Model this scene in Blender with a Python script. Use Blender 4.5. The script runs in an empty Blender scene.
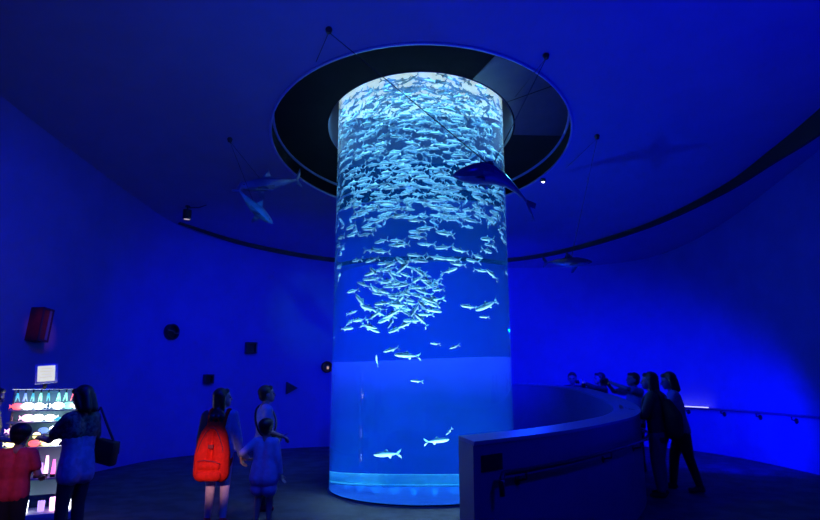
import bpy, bmesh, math, random
from mathutils import Vector, Matrix, Quaternion
random.seed(7)
C = bpy.context.scene
COL = C.collection
PI = math.pi
R = math.radians

# ------------------------------------------------------------------ camera
EYE = 1.6
FPX = 580.0
PITCH = math.atan(120 / 580)
cam_d = bpy.data.cameras.new('camera')
cam_d.sensor_width = 36.0
cam_d.lens = 36.0 * FPX / 820.0
cam_d.clip_end = 100
cam = bpy.data.objects.new('camera', cam_d)
cam.location = (0, 0, EYE)
cam.rotation_euler = (PI / 2 + PITCH, 0, 0)
COL.objects.link(cam)
C.camera = cam

# ------------------------------------------------------------------ world, exposure
W = bpy.data.worlds.new('world'); C.world = W
W.use_nodes = True
W.node_tree.nodes['Background'].inputs[0].default_value = (0, 0, 0.02, 1)
W.node_tree.nodes['Background'].inputs[1].default_value = 0.2
C.view_settings.view_transform = 'Standard'
C.view_settings.look = 'None'
C.view_settings.exposure = 0.0
C.view_settings.gamma = 1.0
C.view_settings.use_curve_mapping = False
try:
    C.cycles.use_denoising = True
    C.cycles.caustics_refractive = False
    C.cycles.caustics_reflective = False
    C.cycles.max_bounces = 12
    C.cycles.diffuse_bounces = 4
    C.cycles.glossy_bounces = 3
    C.cycles.transmission_bounces = 8
    C.cycles.volume_bounces = 1
    C.cycles.sample_clamp_indirect = 4
except Exception:
    pass

# ------------------------------------------------------------------ lights
def lamp(kind, name, loc, target, power, color, size=0.1, angle=60, blend=1.0, size_y=None):
    l = bpy.data.lights.new(name, kind)
    l.energy = power; l.color = color
    if kind == 'SPOT':
        l.spot_size = R(angle); l.spot_blend = blend; l.shadow_soft_size = size
    elif kind == 'AREA':
        l.size = size
        if size_y: l.shape = 'RECTANGLE'; l.size_y = size_y
    else:
        l.shadow_soft_size = size
    o = bpy.data.objects.new(name, l)
    o.location = loc
    if target is not None:
        d = Vector(target) - Vector(loc)
        o.rotation_euler = d.to_track_quat('-Z', 'Y').to_euler()
    COL.objects.link(o)
    return o

BLUE = (0.0, 0.0, 1.0)
lamp('SPOT', 'blue_wash_right', (5.1, 10.5, 1.15), (7.0, 12.5, 0.3), 380, BLUE, 0.05, 125)
lamp('SPOT', 'blue_wash_right_back', (3.9, 11.6, 2.6), (6.0, 14.8, 0.5), 330, BLUE, 0.05, 120)
lamp('SPOT', 'blue_wash_back', (1.9, 11.3, 3.0), (2.0, 15.3, 1.6), 620, BLUE, 0.05, 140)
lamp('SPOT', 'blue_wash_back_left', (-1.8, 9.6, 3.4), (-3.6, 13.9, 1.4), 400, BLUE, 0.05, 130)
lamp('SPOT', 'blue_wash_left', (-2.4, 5.6, 5.0), (-6.0, 9.0, 0.6), 300, BLUE, 0.05, 115)
lamp('SPOT', 'blue_ceiling_fill_right', (3.8, 4.6, 0.3), (2.8, 7.0, 6.0), 800, BLUE, 1.2, 120)  # unseen lamp added to brighten the ceiling from below
lamp('SPOT', 'blue_ceiling_fill_left', (0.2, 2.8, 0.3), (0.0, 4.8, 6.0), 430, BLUE, 1.2, 100)  # second unseen lamp added for the ceiling
lamp('SPOT', 'blue_room_fill', (-1.6, 2.4, 6.2), (-2.4, 7.0, 0.0), 330, BLUE, 0.05, 130)  # added overhead fill for the floor and visitors
lamp('SPOT', 'fill_spot_backpack', (-1.75, 2.0, 2.1), (-2.20, 6.8, 0.66), 600, (1.0, 0.52, 0.62), 0.05, 9.2, 1.0)  # added narrow spot that brightens the backpack and leggings
lamp('SPOT', 'fill_spot_boy', (-2.4, 2.2, 3.8), (-3.66, 5.5, 0.72), 150, (1.0, 0.4, 0.5), 0.05, 10, 1.0)  # added pink spot that brightens the boy's tee
lamp('SPOT', 'fill_spot_sharks', (-2.2, 5.0, 4.6), (-2.3, 8.8, 4.05), 150, (0.02, 0.36, 1.0), 0.1, 16, 1.0)  # added for the teal highlight on the hanging pair
lamp('SPOT', 'fill_spot_dark_shark', (1.9, 7.4, 4.9), (1.0, 5.9, 3.5), 50, (0.08, 0.5, 1.0), 0.03, 22, 1.0)  # added for a cyan highlight on the near shark
lamp('POINT', 'tank_spill_fill_left', (-1.2, 5.6, 2.9), None, 55, (0.01, 0.09, 1.0), 0.02)  # added point standing in for light thrown out by the tank
lamp('POINT', 'tank_spill_fill_right', (1.9, 9.6, 2.4), None, 120, (0.0, 0.02, 1.0), 0.02)  # added likewise, brightens the inner face of the low wall
lamp('SPOT', 'fill_spot_red_box', (-1.2, 4.4, 4.6), (-5.68, 9.05, 2.44), 110, (1.0, 0.25, 0.2), 0.06, 5.0, 0.8)  # added narrow spot that brings out the red of the wall box
lamp('SPOT', 'blue_wash_barrier', (3.2, 2.2, 4.4), (1.6, 5.9, 0.6), 300, BLUE, 0.05, 60)

# added spots under water that light the fish from above
TX, TY, TR = 0.18, 9.3, 1.4
for k in range(9):
    a = PI + PI * k / 8
    p = (TX + 1.25 * math.cos(a), TY + 1.25 * math.sin(a), 6.2)
    lamp('SPOT', 'tank_top_fill', p, (TX + 1.1 * math.cos(a), TY + 1.1 * math.sin(a), 0), 330, (0.32, 0.76, 1.0), 0.03, 100, 0.6)
for k in range(16):  # added spots near the tank floor that brighten the fish from below
    a = PI + PI * (k + 0.5) / 16
    p = (TX + 1.33 * math.cos(a), TY + 1.33 * math.sin(a), 0.12)
    lamp('SPOT', 'tank_bottom_fill', p, (TX + 0.8 * math.cos(a), TY + 0.8 * math.sin(a), 5.0), 190, (0.36, 0.74, 1.0), 0.02, 120, 1.0)

# ------------------------------------------------------------------ geometry of the view, used to survey the room
cP, sP = math.cos(PITCH), math.sin(PITCH)
def ray(px, py):
    x = px - 410.0; u = 260.0 - py
    return Vector((x, FPX * cP - u * sP, FPX * sP + u * cP))
def at(px, py, Y):
    d = ray(px, py); t = Y / d.y
    return Vector((d.x * t, Y, EYE + d.z * t))
SLOPE = 0.156
def ceil_z(y): return 5.5 - SLOPE * (y - 9.3)
def on_ceil(px, py):
    d = ray(px, py)
    t = (5.5 + SLOPE * 9.3 - EYE) / (d.z + SLOPE * d.y)
    return Vector((d.x * t, d.y * t, EYE + d.z * t))

# ------------------------------------------------------------------ materials
def mat(name, col, rough=0.6, metal=0.0, noise=0.0, scale=8.0, bump=0.0, emit=None, estr=0.0, spec=0.5, col2=None):
    m = bpy.data.materials.new(name); m.use_nodes = True
    nt = m.node_tree; b = nt.nodes['Principled BSDF']
    b.inputs['Base Color'].default_value = (*col, 1)
    b.inputs['Roughness'].default_value = rough
    b.inputs['Metallic'].default_value = metal
    b.inputs['Specular IOR Level'].default_value = spec
    if noise or bump or col2:
        tc = nt.nodes.new('ShaderNodeTexCoord')
        n = nt.nodes.new('ShaderNodeTexNoise'); n.inputs['Scale'].default_value = scale
        n.inputs['Detail'].default_value = 4
        nt.links.new(tc.outputs['Object'], n.inputs['Vector'])
        if noise or col2:
            r = nt.nodes.new('ShaderNodeValToRGB')
            c2 = col2 or tuple(min(1, c * (1 + noise)) for c in col)
            c1 = col if col2 else tuple(c * (1 - noise) for c in col)
            r.color_ramp.elements[0].position = 0.4; r.color_ramp.elements[1].position = 0.62
            r.color_ramp.elements[0].color = (*c1, 1); r.color_ramp.elements[1].color = (*c2, 1)
            nt.links.new(n.outputs['Fac'], r.inputs['Fac'])
            nt.links.new(r.outputs['Color'], b.inputs['Base Color'])
        if bump:
            bp = nt.nodes.new('ShaderNodeBump'); bp.inputs['Strength'].default_value = bump
            bp.inputs['Distance'].default_value = 0.02
            nt.links.new(n.outputs['Fac'], bp.inputs['Height'])
            nt.links.new(bp.outputs['Normal'], b.inputs['Normal'])
    if emit:
        b.inputs['Emission Color'].default_value = (*emit, 1)
        b.inputs['Emission Strength'].default_value = estr
    return m

M = {}
M['wall'] = mat('painted_wall', (0.62, 0.62, 0.62), 0.75, noise=0.04, scale=1.6, bump=0.1)
M['ceiling'] = mat('painted_ceiling', (0.5, 0.5, 0.5), 0.85, noise=0.03, scale=2)
M['floor'] = mat('dark_floor', (0.06, 0.06, 0.075), 0.75, noise=0.5, scale=3.0, bump=0.15)
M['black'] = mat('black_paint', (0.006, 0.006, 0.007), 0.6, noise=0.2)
M['recess'] = mat('dark_recess', (0.006, 0.006, 0.009), 0.9, noise=0.2, scale=3, spec=0.08)
M['panel'] = mat('brown_grey_panel', (0.05, 0.04, 0.04), 0.45, noise=0.1, scale=4)
M['lip'] = mat('pale_metal_lip', (0.6, 0.62, 0.65), 0.4, 0.2)
M['barrier'] = mat('barrier_paint', (0.22, 0.22, 0.24), 0.55, noise=0.05, scale=2)
M['coping'] = mat('barrier_coping', (0.30, 0.31, 0.33), 0.4, noise=0.05, scale=4)
M['steel'] = mat('steel', (0.75, 0.75, 0.78), 0.22, 0.9, noise=0.05)
M['rail'] = mat('dark_rail', (0.05, 0.05, 0.06), 0.3, 0.6)
M['rubber'] = mat('black_rubber', (0.012, 0.012, 0.012), 0.5)

# ------------------------------------------------------------------ mesh helpers
def link(name, bm, material, parent=None, smooth=True, auto=None):
    me = bpy.data.meshes.new(name)
    bm.normal_update(); bm.to_mesh(me); bm.free()
    if isinstance(material, (list, tuple)):
        for m in material: me.materials.append(m)
    else:
        me.materials.append(material)
    if smooth:
        for p in me.polygons: p.use_smooth = True
    if auto is not None and smooth:
        try: me.set_sharp_from_angle(angle=R(auto))
        except Exception: pass
    o = bpy.data.objects.new(name, me); COL.objects.link(o)
    if parent: o.parent = parent
    return o
def tag(o, label=None, cat=None, group=None, kind=None):
    if label: o['label'] = label
    if cat: o['category'] = cat
    if group: o['group'] = group
    if kind: o['kind'] = kind
    return o
def thing(name, label, cat, loc=(0, 0, 0), rz=0.0, group=None):
    o = bpy.data.objects.new(name, None); o.empty_display_size = 0.1
    o.location = loc; o.rotation_euler = (0, 0, rz); COL.objects.link(o)
    return tag(o, label, cat, group)
def struct(name, bm, m, label, parent=None, **k):
    o = link(name, bm, m, parent, **k)
    if not parent: tag(o, label, 'room', None, 'structure')
    return o
def bx(bm, c, s, rot=None, bev=0.0):
    r = bmesh.ops.create_cube(bm, size=1)
    vs = r['verts']
    for v in vs: v.co = Vector((v.co.x * s[0], v.co.y * s[1], v.co.z * s[2]))
    if bev:
        es = list({e for v in vs for e in v.link_edges})
        g = bmesh.ops.bevel(bm, geom=es, offset=bev, segments=2, affect='EDGES', profile=0.5)
        vs = list({v for f in g['faces'] for v in f.verts} | {v for v in vs if v.is_valid})
    m = (rot.to_4x4() if rot else Matrix.Identity(4))
    for v in vs: v.co = m @ v.co + Vector(c)
    return vs
def tube(bm, pts, rad, seg=8, cap=True):
    pts = [Vector(p) for p in pts]
    rads = rad if isinstance(rad, (list, tuple)) else [rad] * len(pts)
    rings = []; up = None
    for i, p in enumerate(pts):
        d = (pts[min(i + 1, len(pts) - 1)] - pts[max(i - 1, 0)]).normalized()
        if up is None:
            up = Vector((0, 0, 1)) if abs(d.z) < 0.9 else Vector((1, 0, 0))
        a = d.cross(up).normalized(); b = a.cross(d).normalized(); up = b
        rings.append([bm.verts.new(p + rads[i] * (math.cos(t) * a + math.sin(t) * b)) for t in [2 * PI * k / seg for k in range(seg)]])
    for i in range(len(rings) - 1):
        for k in range(seg):
            bm.faces.new((rings[i][k], rings[i][(k + 1) % seg], rings[i + 1][(k + 1) % seg], rings[i + 1][k]))
    if cap:
        bm.faces.new(rings[0]); bm.faces.new(list(reversed(rings[-1])))
    return rings
def lathe(bm, prof, seg=48, c=(0, 0, 0), axis=None, closed=False):
    q = Vector((0, 0, 1)).rotation_difference(Vector(axis)) if axis is not None else Quaternion()
    rings = []
    for r, z in prof:
        if r < 1e-5: rings.append([bm.verts.new(q @ Vector((0, 0, z)) + Vector(c))])
        else: rings.append([bm.verts.new(q @ Vector((r * math.cos(2 * PI * k / seg), r * math.sin(2 * PI * k / seg), z)) + Vector(c)) for k in range(seg)])
    pairs = list(zip(rings, rings[1:])) + ([(rings[-1], rings[0])] if closed else [])
    for a, b in pairs:
        for k in range(seg):
            k2 = (k + 1) % seg
            if len(a) == 1 and len(b) == 1: continue
            if len(a) == 1: bm.faces.new((a[0], b[k], b[k2]))
            elif len(b) == 1: bm.faces.new((a[k], b[0], a[k2])) if False else bm.faces.new((a[k], a[k2], b[0]))
            else: bm.faces.new((a[k], a[k2], b[k2], b[k]))
def recalc(bm): bmesh.ops.recalc_face_normals(bm, faces=bm.faces[:])
def catmull(pts, n=8, closed=False):
    pts = [Vector(p) for p in pts]; out = []; L = len(pts)
    rng = range(L) if closed else range(L - 1)
    for i in rng:
        g = lambda k: pts[k % L] if closed else pts[max(0, min(L - 1, k))]
        p0, p1, p2, p3 = g(i - 1), g(i), g(i + 1), g(i + 2)
        for s in range(n):
            t = s / n
            out.append(0.5 * ((2 * p1) + (-p0 + p2) * t + (2 * p0 - 5 * p1 + 4 * p2 - p3) * t * t + (-p0 + 3 * p1 - 3 * p2 + p3) * t ** 3))
    if not closed: out.append(pts[-1])
    return out

# ------------------------------------------------------------------ the room
plan = [(-6.5, -1), (-6.4, 3), (-6.22, 6), (-6.07, 7.7), (-5.92, 8.9), (-5.76, 9.9), (-5.55, 11.1), (-5.15, 12.6), (-3.95, 13.85),
        (-2.0, 14.9), (0.26, 15.3), (2.7, 15.35), (4.7, 15.2), (6.2, 14.5), (6.9, 12.8), (7.05, 10), (7.05, 7), (6.9, 3), (6.6, -1), (4, -3), (0, -3.4), (-4, -3)]
loop = [Vector((p.x, p.y, 0)) for p in catmull([(x, y, 0) for x, y in plan], 8, True)]
def plan_hit(o, d):
    """where a ray in the ground plan first meets the wall"""
    best = None
    for a, b in zip(loop, loop[1:] + loop[:1]):
        e = b - a; det = d.x * (-e.y) + e.x * d.y
        if abs(det) < 1e-9: continue
        w = a - o
        t = (w.x * (-e.y) + e.x * w.y) / det
        s = (d.x * w.y - d.y * w.x) / det
        if t > 1e-5 and -1e-6 <= s <= 1 + 1e-6 and (best is None or t < best[0]):
            n = Vector((-e.y, e.x, 0)).normalized()
            if n.dot(d) > 0: n = -n
            best = (t, o + d * t, n)
    return best
def on_wall(px, py, off=0.0):
    d = ray(px, py); t, p, n = plan_hit(Vector((0, 0, 0)), Vector((d.x, d.y, 0)))
    q = Vector((p.x, p.y, EYE + d.z * t))
    return q + n * off, n

bm = bmesh.new()
c0 = bm.verts.new((0, 7, 0)); lv = [bm.verts.new((p.x, p.y, 0)) for p in loop]
for a, b in zip(lv, lv[1:] + lv[:1]): bm.faces.new((c0, b, a))
recalc(bm)
for f in bm.faces:
    if f.normal.z < 0: f.normal_flip()
struct('floor', bm, M['floor'], 'dark floor of the round hall')

HC = Vector((TX, TY, 0)); HR = 2.5; NANG = 120
def ring_pt(th, r, dz=0.0):
    x = TX + r * math.cos(th); y = TY + r * math.sin(th)
    return Vector((x, y, ceil_z(y) + dz))
bm = bmesh.new(); rings = []
outs = []
for k in range(NANG):
    th = 2 * PI * k / NANG; d = Vector((math.cos(th), math.sin(th), 0))
    outs.append(plan_hit(HC, d)[0] + 0.05)
for f in (0, 0.2, 0.45, 0.7, 1.0):
    rings.append([bm.verts.new(ring_pt(2 * PI * k / NANG, HR + f * (outs[k] - HR))) for k in range(NANG)])
for a, b in zip(rings, rings[1:]):
    for k in range(NANG):
        bm.faces.new((a[k], b[k], b[(k + 1) % NANG], a[(k + 1) % NANG]))
struct('ceiling', bm, M['ceiling'], 'blue lit sloping ceiling with a round opening')

def wall_piece(name, sel, label):
    bm = bmesh.new(); pr = None
    for p in sel:
        col = [bm.verts.new((p.x, p.y, z)) for z in (0, 1.2, 2.4, 3.6, ceil_z(p.y) + 0.01)]
        if pr:
            for i in range(4): bm.faces.new((pr[i], col[i], col[i + 1], pr[i + 1]))
        pr = col
    struct(name, bm, M['wall'], label)
ext = loop + loop[:1]
wall_piece('wall_left', ext[0:57], 'curved blue lit wall on one side of the hall')
wall_piece('wall_back', ext[56:105], 'curved blue lit wall behind the tank')
wall_piece('wall_right', ext[104:145], 'bright blue curved wall with a handrail')
wall_piece('wall_front', ext[144:], 'wall behind the viewer')

# black strip in place of the shadow gap along the ceiling edge
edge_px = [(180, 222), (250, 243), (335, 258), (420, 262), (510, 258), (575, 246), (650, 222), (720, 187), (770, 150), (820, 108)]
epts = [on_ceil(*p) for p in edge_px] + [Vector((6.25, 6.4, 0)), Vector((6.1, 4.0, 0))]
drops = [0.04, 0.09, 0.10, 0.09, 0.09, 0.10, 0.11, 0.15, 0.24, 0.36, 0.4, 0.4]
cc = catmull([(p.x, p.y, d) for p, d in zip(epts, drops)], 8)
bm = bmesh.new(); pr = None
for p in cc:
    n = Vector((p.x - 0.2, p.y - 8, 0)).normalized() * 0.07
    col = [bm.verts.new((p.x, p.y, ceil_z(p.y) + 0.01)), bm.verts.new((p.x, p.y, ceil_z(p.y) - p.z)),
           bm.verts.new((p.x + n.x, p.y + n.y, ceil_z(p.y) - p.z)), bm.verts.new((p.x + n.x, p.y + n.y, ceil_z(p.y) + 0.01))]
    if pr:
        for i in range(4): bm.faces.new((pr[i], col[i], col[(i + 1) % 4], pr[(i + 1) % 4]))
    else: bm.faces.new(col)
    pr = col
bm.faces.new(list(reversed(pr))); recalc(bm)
struct('shadow_strip', bm, M['black'], 'black shadow strip along the edge of the ceiling', smooth=False)

# recessed dark disc in the ceiling around the tank top
def ring_strip(bm, r0, z0, r1, z1, a0=0.0, a1=2 * PI, seg=NANG):
    A = [bm.verts.new(ring_pt(a0 + (a1 - a0) * k / seg, r0, z0)) for k in range(seg + 1)]
    B = [bm.verts.new(ring_pt(a0 + (a1 - a0) * k / seg, r1, z1)) for k in range(seg + 1)]
    for k in range(seg): bm.faces.new((A[k], A[k + 1], B[k + 1], B[k]))
CAP = 0.26; CR = 1.57
bm = bmesh.new(); ring_strip(bm, HR, -0.005, HR - 0.01, CAP); ring_strip(bm, HR - 0.01, CAP, CR, CAP)
struct('ceiling_recess', bm, M['recess'], 'dark round recess in the ceiling around the tank', auto=40)
bm = bmesh.new(); ring_strip(bm, CR, CAP - 0.01, CR, CAP + 0.12); ring_strip(bm, CR, CAP + 0.12, CR + 0.02, 1.6); ring_strip(bm, CR + 0.02, 1.6, 0.02, 1.6)
struct('ceiling_collar', bm, mat('collar_paint', (0.12, 0.25, 0.5), 0.5), 'pale collar round the top of the tank', auto=40)
for nm, r, z in (('trim_2', HR, -0.012), ('trim_3', HR - 0.03, CAP - 0.015)):
    bm = bmesh.new(); tube(bm, [ring_pt(2 * PI * k / 90, r, z) for k in range(91)], 0.024, 6)
    struct(nm, bm, M['lip'], 'thin pale metal ring of the ceiling recess')
for i, (a, b) in enumerate(((-62, -33), (-32, 2))):
    bm = bmesh.new(); ring_strip(bm, HR - 0.05, CAP - 0.012, CR + 0.03, CAP - 0.012, R(a), R(b), 16)
    ring_strip(bm, HR - 0.05, CAP - 0.002, CR + 0.03, CAP - 0.002, R(a), R(b), 16)
    struct('ceiling_panel', bm, M['panel'], 'brownish panel in the dark ceiling recess')

# ------------------------------------------------------------------ tank
tank = thing('aquarium_tank', 'tall round glass aquarium column full of lit blue water rising into the ceiling', 'aquarium', (TX, TY, 0))
wm = bpy.data.materials.new('tank_water'); wm.use_nodes = True
nt = wm.node_tree; nt.nodes.clear()
out = nt.nodes.new('ShaderNodeOutputMaterial')
gl = nt.nodes.new('ShaderNodeBsdfGlass'); gl.inputs['IOR'].default_value = 1.33; gl.inputs['Roughness'].default_value = 0.0
vs_ = nt.nodes.new('ShaderNodeVolumeScatter'); vs_.inputs['Color'].default_value = (0.0, 0.25, 1.0, 1); vs_.inputs['Density'].default_value = 0.026
va = nt.nodes.new('ShaderNodeVolumeAbsorption'); va.inputs['Color'].default_value = (0.1, 0.72, 1.0, 1); va.inputs['Density'].default_value = 0.13
ad = nt.nodes.new('ShaderNodeAddShader')
nt.links.new(vs_.outputs[0], ad.inputs[0]); nt.links.new(va.outputs[0], ad.inputs[1])
nt.links.new(gl.outputs[0], out.inputs['Surface']); nt.links.new(ad.outputs[0], out.inputs['Volume'])
bm = bmesh.new(); lathe(bm, [(0, 0.01), (TR, 0.01), (TR, 6.7), (0, 6.7)], 160); recalc(bm)
o = link('water', bm, wm, tank, auto=40); o['label'] = 'clear blue water behind the round glass wall'
bm = bmesh.new(); lathe(bm, [(TR + 0.005, 0.0), (TR + 0.02, 0.0), (TR + 0.02, 0.012), (TR + 0.005, 0.012)], 120, closed=True); recalc(bm)
link('base_ring', bm, mat('base_ring_paint', (0.1, 0.14, 0.3), 0.5), tank, auto=40)
bm = bmesh.new(); lathe(bm, [(0, 0.03), (1.38, 0.03), (1.38, 0.02), (0, 0.02)], 100); recalc(bm)
link('tank_floor', bm, mat('tank_floor_blue', (0.05, 0.22, 0.8), 0.6, noise=0.05), tank, auto=40)
def rear_shell(bm, r0, r1, zlo, ztop, a0=-8, a1=188, seg=72):
    pr = None
    for k in range(seg + 1):
        t = k / seg; a = R(a0 + (a1 - a0) * t); z1 = ztop(t)
        col = [bm.verts.new((r * math.cos(a), r * math.sin(a), z)) for r, z in ((r0, zlo), (r0, z1), (r1, z1), (r1, zlo))]
        if pr:
            for i in range(4): bm.faces.new((pr[i], col[i], col[(i + 1) % 4], pr[(i + 1) % 4]))
        else: bm.faces.new(col)
        pr = col
    bm.faces.new(pr); recalc(bm)
bm = bmesh.new(); rear_shell(bm, 1.32, 1.36, 0.031, lambda t: 1.93 + 0.06 * math.sin(t * 5.2 + 0.3))
link('backdrop', bm, mat('tank_backdrop_blue', (0.004, 0.012, 0.48), 0.7, noise=0.1, scale=3), tank, auto=40)
bm = bmesh.new(); bx(bm, (0, 0.42, 0.115), (2.60, 0.08, 0.17), None, 0.01); bx(bm, (0, 0.36, 0.045), (2.60, 0.05, 0.03), None, 0.008)
o = link('ledge', bm, mat('tank_ledge_teal', (0.35, 0.95, 0.95), 0.5, noise=0.05), tank, auto=40); o['label'] = 'pale teal ledge along the tank floor'
bm = bmesh.new(); lathe(bm, [(0, 6.32), (1.34, 6.32), (1.34, 6.36), (0, 6.36)], 80); recalc(bm)
lm = mat('tank_lamp_diffuser', (0.7, 0.75, 0.75), 0.5, emit=(0.80, 0.92, 0.80), estr=0.6)
o = link('lamp_panel', bm, lm, tank, auto=40); o['label'] = 'glowing cream white light panel at the tank top'

# ------------------------------------------------------------------ fish in the tank
def fish_material():
    m = bpy.data.materials.new('silver_fish'); m.use_nodes = True
    nt = m.node_tree; b = nt.nodes['Principled BSDF']
    tc = nt.nodes.new('ShaderNodeTexCoord'); sx = nt.nodes.new('ShaderNodeSeparateXYZ')
    nt.links.new(tc.outputs['Generated'], sx.inputs[0])
    r = nt.nodes.new('ShaderNodeValToRGB')
    r.color_ramp.elements[0].position = 0.30; r.color_ramp.elements[0].color = (0.78, 0.85, 0.88, 1)
    r.color_ramp.elements[1].position = 0.58; r.color_ramp.elements[1].color = (0.16, 0.38, 0.52, 1)
    nt.links.new(sx.outputs['Z'], r.inputs[0]); nt.links.new(r.outputs[0], b.inputs['Base Color'])
    b.inputs['Roughness'].default_value = 0.32; b.inputs['Metallic'].default_value = 0.35
    return m
M['fish'] = fish_material()
def fish_body(bm, L=0.27, bend=0.0, tail=True, deep=1.0):
    # head at -x, tail towards +x, upright along z
    prof = [(-0.5, 0.004, 0.0), (-0.47, 0.035, 0.0), (-0.40, 0.068, 0.0), (-0.27, 0.095, 0.0), (-0.10, 0.102, 0), (0.08, 0.088, 0), (0.22, 0.06, 0), (0.33, 0.03, 0), (0.385, 0.019, 0)]
    rings = []; seg = 8
    cy = lambda x: bend * (x + 0.1) ** 2 * (1 if x > -0.1 else 0.4)
    for x, h, _ in prof:
        rings.append([bm.verts.new(Vector((x, cy(x) + 0.62 * h * math.cos(t), deep * h * math.sin(t))) * L) for t in [2 * PI * k / seg for k in range(seg)]])
    for a, b in zip(rings, rings[1:]):
        for k in range(seg): bm.faces.new((a[k], a[(k + 1) % seg], b[(k + 1) % seg], b[k]))
    bm.faces.new(rings[0]); bm.faces.new(list(reversed(rings[-1])))
    fin(bm, [(-0.12, 0.09), (-0.02, 0.19), (0.03, 0.17), (0.10, 0.075)], cy, L)
    fin(bm, [(0.04, -0.085), (0.12, -0.17), (0.16, -0.14), (0.20, -0.055)], cy, L)
    for s in (-1, 1):
        a = Vector((-0.24, s * 0.055, -0.03)); b = a + Vector((0.12, s * 0.06, -0.07)); c = a + Vector((0.05, s * 0.01, -0.045))
        v = [bm.verts.new(q * L) for q in (a, b, c)] ; bm.faces.new(v)
    if tail: fish_tail(bm, L, bend)
def fin(bm, pts, cy, L, w=0.006):
    A = [bm.verts.new(Vector((x, cy(x) + w, z)) * L) for x, z in pts]
    B = [bm.verts.new(Vector((x, cy(x) - w, z)) * L) for x, z in pts]
    bm.faces.new(A); bm.faces.new(list(reversed(B)))
    for i in range(len(pts)):
        j = (i + 1) % len(pts); bm.faces.new((A[i], B[i], B[j], A[j]))
def fish_tail(bm, L=0.27, bend=0.0):
    cy = lambda x: bend * (x + 0.1) ** 2
    fin(bm, [(0.36, 0.03), (0.56, 0.19), (0.525, 0.085), (0.445, 0.0)], cy, L, 0.009)
    fin(bm, [(0.37, -0.022), (0.37, 0.022), (0.435, 0.0)], cy, L)
    fin(bm, [(0.36, -0.03), (0.445, 0.0), (0.525, -0.085), (0.56, -0.19)], cy, L, 0.009)
fish_meshes = []
for i, (b, dp) in enumerate(((0, 0.95), (0.35, 0.95), (-0.4, 0.9), (0.15, 0.85), (-0.2, 1.05))):
    bm = bmesh.new(); fish_body(bm, 0.27, b, True, dp); recalc(bm)
    me = bpy.data.meshes.new('silver_fish'); bm.to_mesh(me); bm.free(); me.materials.append(M['fish'])
    for p in me.polygons: p.use_smooth = True
    fish_meshes.append(me)
placed = []
def free(p, L):
    for q in placed:
        d = p - q
        if abs(d.z) < 0.052 and d.x * d.x + d.y * d.y < (0.85 * L) ** 2: return False
    placed.append(p); return True
def fish_matrix(p, head, pitch, roll, s):
    # head: heading angle in plan for the fish's -x
    return Matrix.Translation(p) @ Matrix.Rotation(head, 4, 'Z') @ Matrix.Rotation(pitch, 4, 'Y') @ Matrix.Rotation(roll, 4, 'X') @ Matrix.Scale(s, 4)
def add_fish(p, head, pitch, roll, s, label, group=None, mesh=None):
    o = bpy.data.objects.new('silver_fish', mesh or random.choice(fish_meshes))
    o.matrix_world = fish_matrix(p, head, pitch, roll, s); COL.objects.link(o)
    tag(o, label, 'fish', group); return o
def shell_pos(dmin, dmax, z0, z1, wide=0.97):
    u = random.uniform(-wide, wide); dep = random.uniform(dmin, dmax)
    x = u * (TR - 0.16)
    r = TR - dep
    if abs(x) > r - 0.02: y = 0.0 if random.random() < .5 else random.uniform(-0.3, 0.2); x = math.copysign(min(abs(x), TR - 0.2), x)
    else: y = -math.sqrt(max(0, r * r - x * x))
    return Vector((TX + x, TY + y, random.uniform(z0, z1))), x, y
def heading(x, y, spread):
    # tangent to the glass, most of them swimming the same way round
    a = math.atan2(y, x) + PI / 2      # tangent, +x at the front
    if random.random() < 0.22: a += PI
    return a + random.uniform(-spread, spread)
heroes = [  # px, py, length scale, heading deg (0 = nose to -x), pitch, label
    (448, 271.5, 0.9, 160, 18, 'silver fish tilted upward in the open gap beside the tight ball of fish'),
    (475, 271.5, 0.75, 170, -8, 'smaller of two silver fish level with the fish ball top by the tank edge'),
    (488, 275, 1.0, 30, 30, 'silver fish with raised tail close to the bright tank edge above a pair of fish'),
    (466, 307, 0.9, 5, 8, 'rear fish of the pair of silver fish swimming beside the fish ball'),
    (482, 306, 1.45, 0, -24, 'large silver fish with raised forked tail beside the fish ball'),
    (479, 317.5, 0.6, 0, 0, 'small silver fish just under the large fish with raised tail'),
    (349, 328.5, 0.95, 180, 2, 'lone slender silver fish low at the edge below the fish ball'),
    (393, 350, 0.8, 0, -15, 'small silver fish directly above the larger fish at the dark water line'),
    (408, 355.5, 1.25, 0, 4, 'larger silver fish swimming on the curved water line under the ball'),
    (379, 360, 0.7, 80, 50, 'silver fish standing nose up at the curved water line'),
    (452, 347, 0.55, 20, -20, 'small tilted silver fish alone under the pair of fish'),
    (434, 344, 0.5, 0, 5, 'faint tiny bluish fish alone above the curved water line'),
    (417, 381, 0.6, 0, 6, 'faint small fish alone in the empty water below the water line'),
    (436, 440, 1.15, 180, 6, 'silver fish with spread fins and forked tail low above the tank floor'),
    (447, 431, 0.5, 40, -40, 'small fish nosing the back of the low silver fish'),
    (389, 453.5, 1.3, 0, -3, 'large dark tailed silver fish gliding just above the teal ledge'),
]
hero_body = []
for px, py, s, hd, pt, lab in heroes:
    p = at(px, py, TY - 1.0 if 360 < px < 470 else TY - 0.75); placed.append(p)
    t = bpy.data.objects.new('silver_fish', None); t.empty_display_size = 0.05
    t.matrix_world = fish_matrix(p, R(hd), R(pt), 0, s); COL.objects.link(t); tag(t, lab, 'fish')
    bnd = random.choice((0, .2, -.2))
    bm = bmesh.new(); fish_body(bm, 0.27, bnd, False); recalc(bm); link('body', bm, M['fish'], t)
    bm = bmesh.new(); fish_tail(bm, 0.27, bnd); recalc(bm); link('tail_fin', bm, M['fish'], t)
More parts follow.
